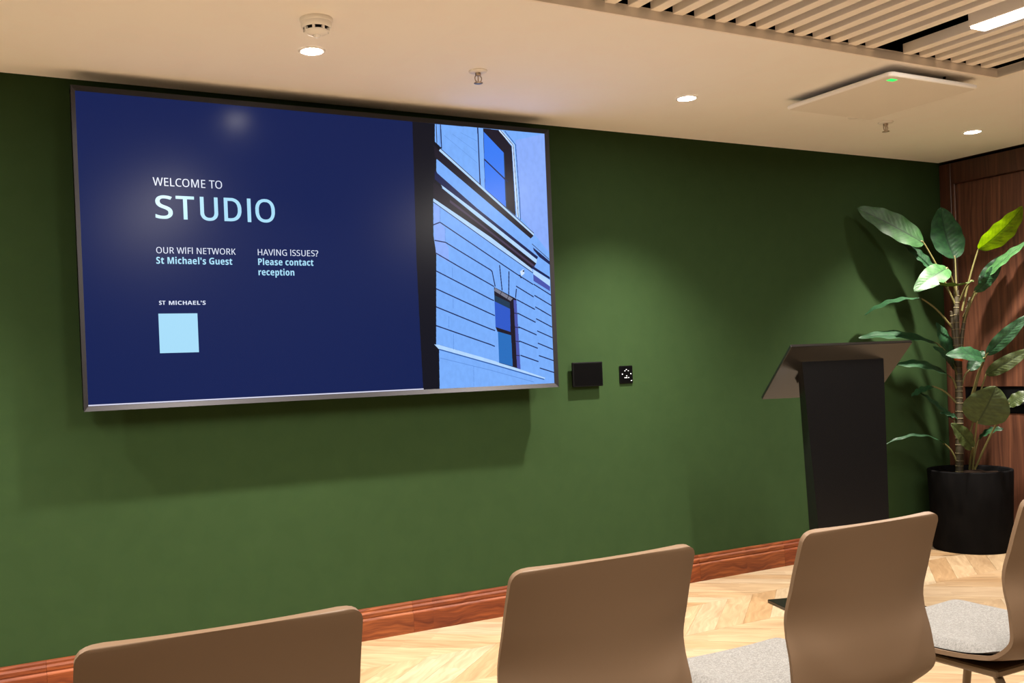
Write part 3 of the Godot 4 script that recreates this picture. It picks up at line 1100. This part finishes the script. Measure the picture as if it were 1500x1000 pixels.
func make_chair() -> Node3D:
	var o := Node3D.new()
	var nu := 25
	var vs := []
	for i in 61:
		vs.append(i / 60.0)
	for e in [0.965, 0.975, 0.985, 0.992, 0.997, 0.0025, 0.006, 0.012, 0.025]:
		vs.append(e)
	vs.sort()
	var mids := []
	for v in vs:
		var row := []
		var a := shell_row(v)
		# rounded corners at the top of the back and the front of the seat
		var w: float = a.w
		var rt := 0.038
		var dt: float = (1.0 - v) * 0.98
		if dt < rt:
			w -= rt - sqrt(maxf(0.0, rt * rt - (rt - dt) * (rt - dt)))
		var rf := 0.06
		var df: float = v * 0.75
		if df < rf:
			w -= rf - sqrt(maxf(0.0, rf * rf - (rf - df) * (rf - df)))
		for j in nu:
			var u := (j / (nu - 1.0)) * 2.0 - 1.0
			row.append(shell_point(v, u, w))
		mids.append(row)
	# normals, then two skins and a rim
	var th := 0.0055
	var inner := []
	var outer := []
	var nr := mids.size()
	for i in nr:
		var ri := []
		var ro := []
		for j in nu:
			var v: float = vs[i]
			var u := (j / (nu - 1.0)) * 2.0 - 1.0
			var w: float = absf(mids[i][nu - 1].x)
			var dv := shell_point(minf(v + 0.012, 1.0), u, w) - shell_point(maxf(v - 0.012, 0.0), u, w)
			var du := shell_point(v, minf(u + 0.05, 1.0), w) - shell_point(v, maxf(u - 0.05, -1.0), w)
			var n := du.cross(dv).normalized()
			ri.append(mids[i][j] - n * th)
			ro.append(mids[i][j] + n * th)
		inner.append(ri)
		outer.append(ro)
	var st := mb()
	grid(st, inner, false, 1)
	grid(st, outer, false, 2)
	var loop_i := []
	var loop_o := []
	for j in nu:
		loop_i.append(inner[0][j])
		loop_o.append(outer[0][j])
	for i in range(1, nr):
		loop_i.append(inner[i][nu - 1])
		loop_o.append(outer[i][nu - 1])
	for j in range(nu - 2, -1, -1):
		loop_i.append(inner[nr - 1][j])
		loop_o.append(outer[nr - 1][j])
	for i in range(nr - 2, 0, -1):
		loop_i.append(inner[i][0])
		loop_o.append(outer[i][0])
	grid(st, [loop_i, loop_o], true, 3)
	st.generate_normals()
	obj("shell", st, M.shell, o)
	# seat pad
	var rows := []
	var under := []
	for i in 25:
		var t := i / 24.0
		var v := 0.055 + t * 0.455
		var row := []
		var rowb := []
		var a := shell_row(v)
		var w: float = a.w - 0.013
		var e := minf(t, 1.0 - t) * 0.42
		var rr := 0.05
		if e < rr:
			w -= rr - sqrt(maxf(0.0, rr * rr - (rr - e) * (rr - e)))
		for j in 21:
			var u := (j / 20.0) * 2.0 - 1.0
			var p := shell_point(v, u, w) + Vector3(0, 0.0065, 0)
			var edge := minf(e, w * (1.0 - absf(u)))
			var hgt := 0.026 * sqrt(clampf(1.0 - pow(1.0 - clampf(edge / 0.028, 0.0, 1.0), 2.0), 0.0, 1.0))
			row.append(p + Vector3(0, hgt, -0.3 * hgt * clampf((t - 0.75) * 4.0, 0.0, 1.0)))
			rowb.append(p)
		rows.append(row)
		under.append(rowb)
	st = mb()
	grid(st, rows, false, 1)
	grid(st, under, false, 2)
	st.generate_normals()
	obj("seat_pad", st, M.fabric, o)
	# under-seat frame and legs
	st = mb()
	bx(st, Vector3(-0.17, 0.398, -0.15), Vector3(0.17, 0.417, 0.15), 0.004)
	obj("seat_frame", st, M.tube, o)
	for s in [-1.0, 1.0]:
		for e in [-1.0, 1.0]:
			st = mb()
			var path := smooth_path([Vector3(s * 0.10, 0.385, e * 0.10), Vector3(s * 0.165, 0.385, e * 0.155), Vector3(s * 0.196, 0.372, e * 0.178), Vector3(s * 0.205, 0.33, e * 0.186), Vector3(s * 0.222, 0.008, e * 0.235)], 5)
			tube(st, path, [0.0115], 12)
			st.generate_normals()
			var leg := obj("leg", st, M.tube, o)
			st = mb()
			lathe(st, [[0.0, 0.0005], [0.0135, 0.0005], [0.0135, 0.012], [0.012, 0.02]], 14, Vector3(s * 0.222, 0, e * 0.235))
			st.generate_normals()
			obj("glide", st, M.black, leg)
	return o


func chairs() -> void:
	var first: Node3D = null
	var spots := [[-1.331, 2.50, "beige shell chair whose back is nearest the camera, at the far end from the lectern"], [-0.611, 2.440, "second beige shell chair from the camera, its back below the television's picture of a facade"], [0.052, 2.487, "beige shell chair right in front of the lectern"], [0.760, 2.50, "beige shell chair nearest the wood wall, cut by the picture edge"]]
	for i in spots.size():
		var c: Node3D
		if i == 0:
			first = make_chair()
			c = first
		else:
			c = first.duplicate()
		c.name = numbered("shell_chair")
		add_child(c)
		c.position = Vector3(spots[i][0], 0, spots[i][1])
		c.rotation.y = [-0.02, 0.0, 0.0, 0.0][i]
		tag(c, spots[i][2], "chair", "row of beige shell chairs")


# ---------- plant ----------
func v3(a: Array) -> Vector3:
	return Vector3(a[0], a[1], a[2])


func plant() -> void:
	var at := Vector3(3.861, 0, 0.341)
	var o := thing("potted_plant", "tall broad-leaved plant in a black cylindrical pot in the room corner", "plant", at)
	var st := mb()
	lathe(st, [[0.0, 0.0005], [0.214, 0.0005], [0.218, 0.006], [0.236, 0.478], [0.234, 0.486], [0.222, 0.486], [0.219, 0.478], [0.217, 0.44]], 56)
	st.generate_normals()
	obj("pot", st, M.pot, o)
	st = mb()
	var n := noise(9, 9.0, 2)
	var rows := []
	for i in 8:
		var ring := []
		for j in 40:
			var a := TAU * j / 40
			var r := 0.2165 * i / 7.0
			ring.append(Vector3(cos(a) * r, 0.452 + 0.012 * n.get_noise_2d(cos(a) * r, sin(a) * r), sin(a) * r))
		rows.append(ring)
	grid(st, rows, true)
	st.generate_normals()
	obj("soil", st, M.soil, o)
	# canes
	var canes := [
		[[[3.806, 0.45, 0.311], [3.818, 0.80, 0.315], [3.828, 1.16, 0.318]], 0.0225, 0.021],
		[[[3.828, 1.155, 0.318], [3.826, 1.35, 0.314], [3.833, 1.575, 0.318]], 0.019, 0.015],
		[[[3.824, 1.155, 0.314], [3.806, 1.348, 0.305], [3.785, 1.45, 0.31]], 0.014, 0.007],
		[[[3.834, 1.155, 0.324], [3.861, 1.354, 0.335], [3.886, 1.53, 0.37]], 0.014, 0.008]]
	for c in canes:
		var pts := []
		for q in c[0]:
			pts.append(v3(q) - at)
		var path := smooth_path(pts, 8)
		var rad := []
		for i in path.size():
			rad.append(lerpf(c[1], c[2], i / float(path.size() - 1)))
		st = mb()
		tube(st, path, rad, 14)
		st.generate_normals()
		var cane := obj("cane", st, M.cane, o)
		# leaf scars ring the cane
		var gap := 0.036
		var run := 0.02
		for i in path.size() - 1:
			var a: Vector3 = path[i]
			var b: Vector3 = path[i + 1]
			var l := a.distance_to(b)
			while run < l:
				var p := a.lerp(b, run / l)
				var d := (b - a).normalized()
				st = mb()
				tube(st, [p - d * 0.0025, p - d * 0.001, p + d * 0.001, p + d * 0.0025], [rad[i] * 1.0, rad[i] + 0.002, rad[i] + 0.002, rad[i] * 1.0], 14, false)
				st.generate_normals()
				obj("scar_ring", st, M.ring, cane)
				run += gap
				gap = 0.026 + 0.026 * fposmod(gap * 977.0, 1.0)
			run -= l
	st = mb()
	tube(st, [Vector3(3.826, 1.145, 0.317) - at, Vector3(3.828, 1.155, 0.318) - at, Vector3(3.829, 1.18, 0.318) - at, Vector3(3.829, 1.19, 0.318) - at], [0.023, 0.027, 0.027, 0.024], 16)
	st.generate_normals()
	obj("tie_band", st, M.tie, o)
	for i in LEAVES.size():
		var L: Array = LEAVES[i]
		leaf(o, v3(L[0]) - at, v3(L[1]) - at, v3(L[2]) - at, v3(L[3]), L[4], L[5], i)


func leaf(o: Node3D, base: Vector3, tip: Vector3, root: Vector3, face: Vector3, half: float, arch: float, i: int) -> void:
	var axis := tip - base
	var len := axis.length()
	var d := axis / len
	var n := (face - d * face.dot(d)).normalized()
	var s := d.cross(n).normalized()
	var rng := RandomNumberGenerator.new()
	rng.seed = 100 + i
	var ph := rng.randf() * TAU
	var rows := []
	var nr := 30
	for k in nr + 1:
		var t := k / float(nr)
		var w := half * pow(maxf(sin(PI * pow(t, 0.86)), 0.0), 0.6) * (1.0 - 0.12 * t)
		w = maxf(w, 0.0008)
		var mid := base + axis * t + n * arch * 4.0 * t * (1.0 - t) * 0.6 + n * (arch - 0.02) * t * t * -0.6
		var row := []
		for j in 15:
			var u := (j / 14.0) * 2.0 - 1.0
			var au := absf(u)
			var fold := 0.20 * w * au - 0.10 * w * au * au
			var wave := 0.004 * sin(t * 24.0 + ph + signf(u) * 0.7) * au * au + 0.0022 * cos((t - au * 0.17) * 13.0 * TAU) * sin(PI * minf(1.0, au * 1.15 + 0.08))
			row.append(mid + s * u * w + n * (fold + wave))
		rows.append(row)
	var st := mb()
	grid(st, rows, false, 0)
	st.generate_normals()
	var lf := obj("leaf", st, M.leaf[3 if i in [8, 20, 21, 22, 23] else 1 if i == 1 else 2 if i in [0, 3, 6] else 0], o)
	# stalk
	var bend := root.lerp(base, 0.5) + Vector3(0, 0.02, 0) + (base - root) * 0.02
	var path := smooth_path([root, bend, base, base + d * len * 0.06 + n * arch * 0.1], 5)
	var rad := []
	for k in path.size():
		rad.append(lerpf(0.0068, 0.0035, k / float(path.size() - 1)))
	st = mb()
	tube(st, path, rad, 8)
	st.generate_normals()
	obj("stalk", st, M.petiole, lf)


# ---------- all of it ----------
func _ready() -> void:
	var cam := Camera3D.new()
	cam.name = "camera"
	cam.projection = Camera3D.PROJECTION_FRUSTUM
	cam.near = 0.05
	cam.far = 60.0
	cam.size = cam.near * 1000.0 / 1439.86
	cam.frustum_offset = Vector2(82.2, 49.44) / 1439.86 * cam.near
	cam.position = Vector3(-1.6992, 1.2129, 4.174)
	cam.rotation = Vector3(-0.0052, -0.4888, -0.0404)
	add_child(cam)
	cam.current = true
	var we := WorldEnvironment.new()
	we.name = "surroundings"
	var env := Environment.new()
	env.background_mode = Environment.BG_COLOR
	env.background_color = Color(0, 0, 0)
	env.tonemap_mode = Environment.TONE_MAPPER_LINEAR
	env.tonemap_exposure = 1.06
	env.sdfgi_enabled = true
	env.ssao_enabled = true
	env.ssil_enabled = true
	we.environment = env
	add_child(we)
	make_materials()
	for q in LINEAR:
		linear_light(q[0], q[1], q[2], q[3])
	build_room()
	downlight(-0.392, 0.667, "ceiling downlight beside the smoke detector above the television")
	downlight(1.453, 0.650, "ceiling downlight between the television and the square ceiling panel")
	downlight(3.524, 0.668, "ceiling downlight over the plant by the wood wall")
	downlight(-2.25, 0.667, "ceiling downlight left of the television, farthest from the plant")
	television()
	wall_controls()
	lectern()
	plant()
	chairs()
	ceiling_panel()
	smoke_detector(Vector3(-0.490, H, 0.984))
	var disc := thing("cover_plate", "small white disc on the ceiling at the edge of the square panel", "cover plate", Vector3(2.56, H, 0.665))
	var ds := mb()
	lathe(ds, [[0.0, -0.004], [0.026, -0.004], [0.030, -0.0005]], 28)
	ds.generate_normals()
	obj("disc", ds, M.white_plastic, disc)
	sprinkler(Vector3(0.325, H, 0.668), "small ceiling sprinkler above the right half of the television")
	sprinkler(Vector3(2.82, H, 0.652), "small ceiling sprinkler near the downlight over the plant")
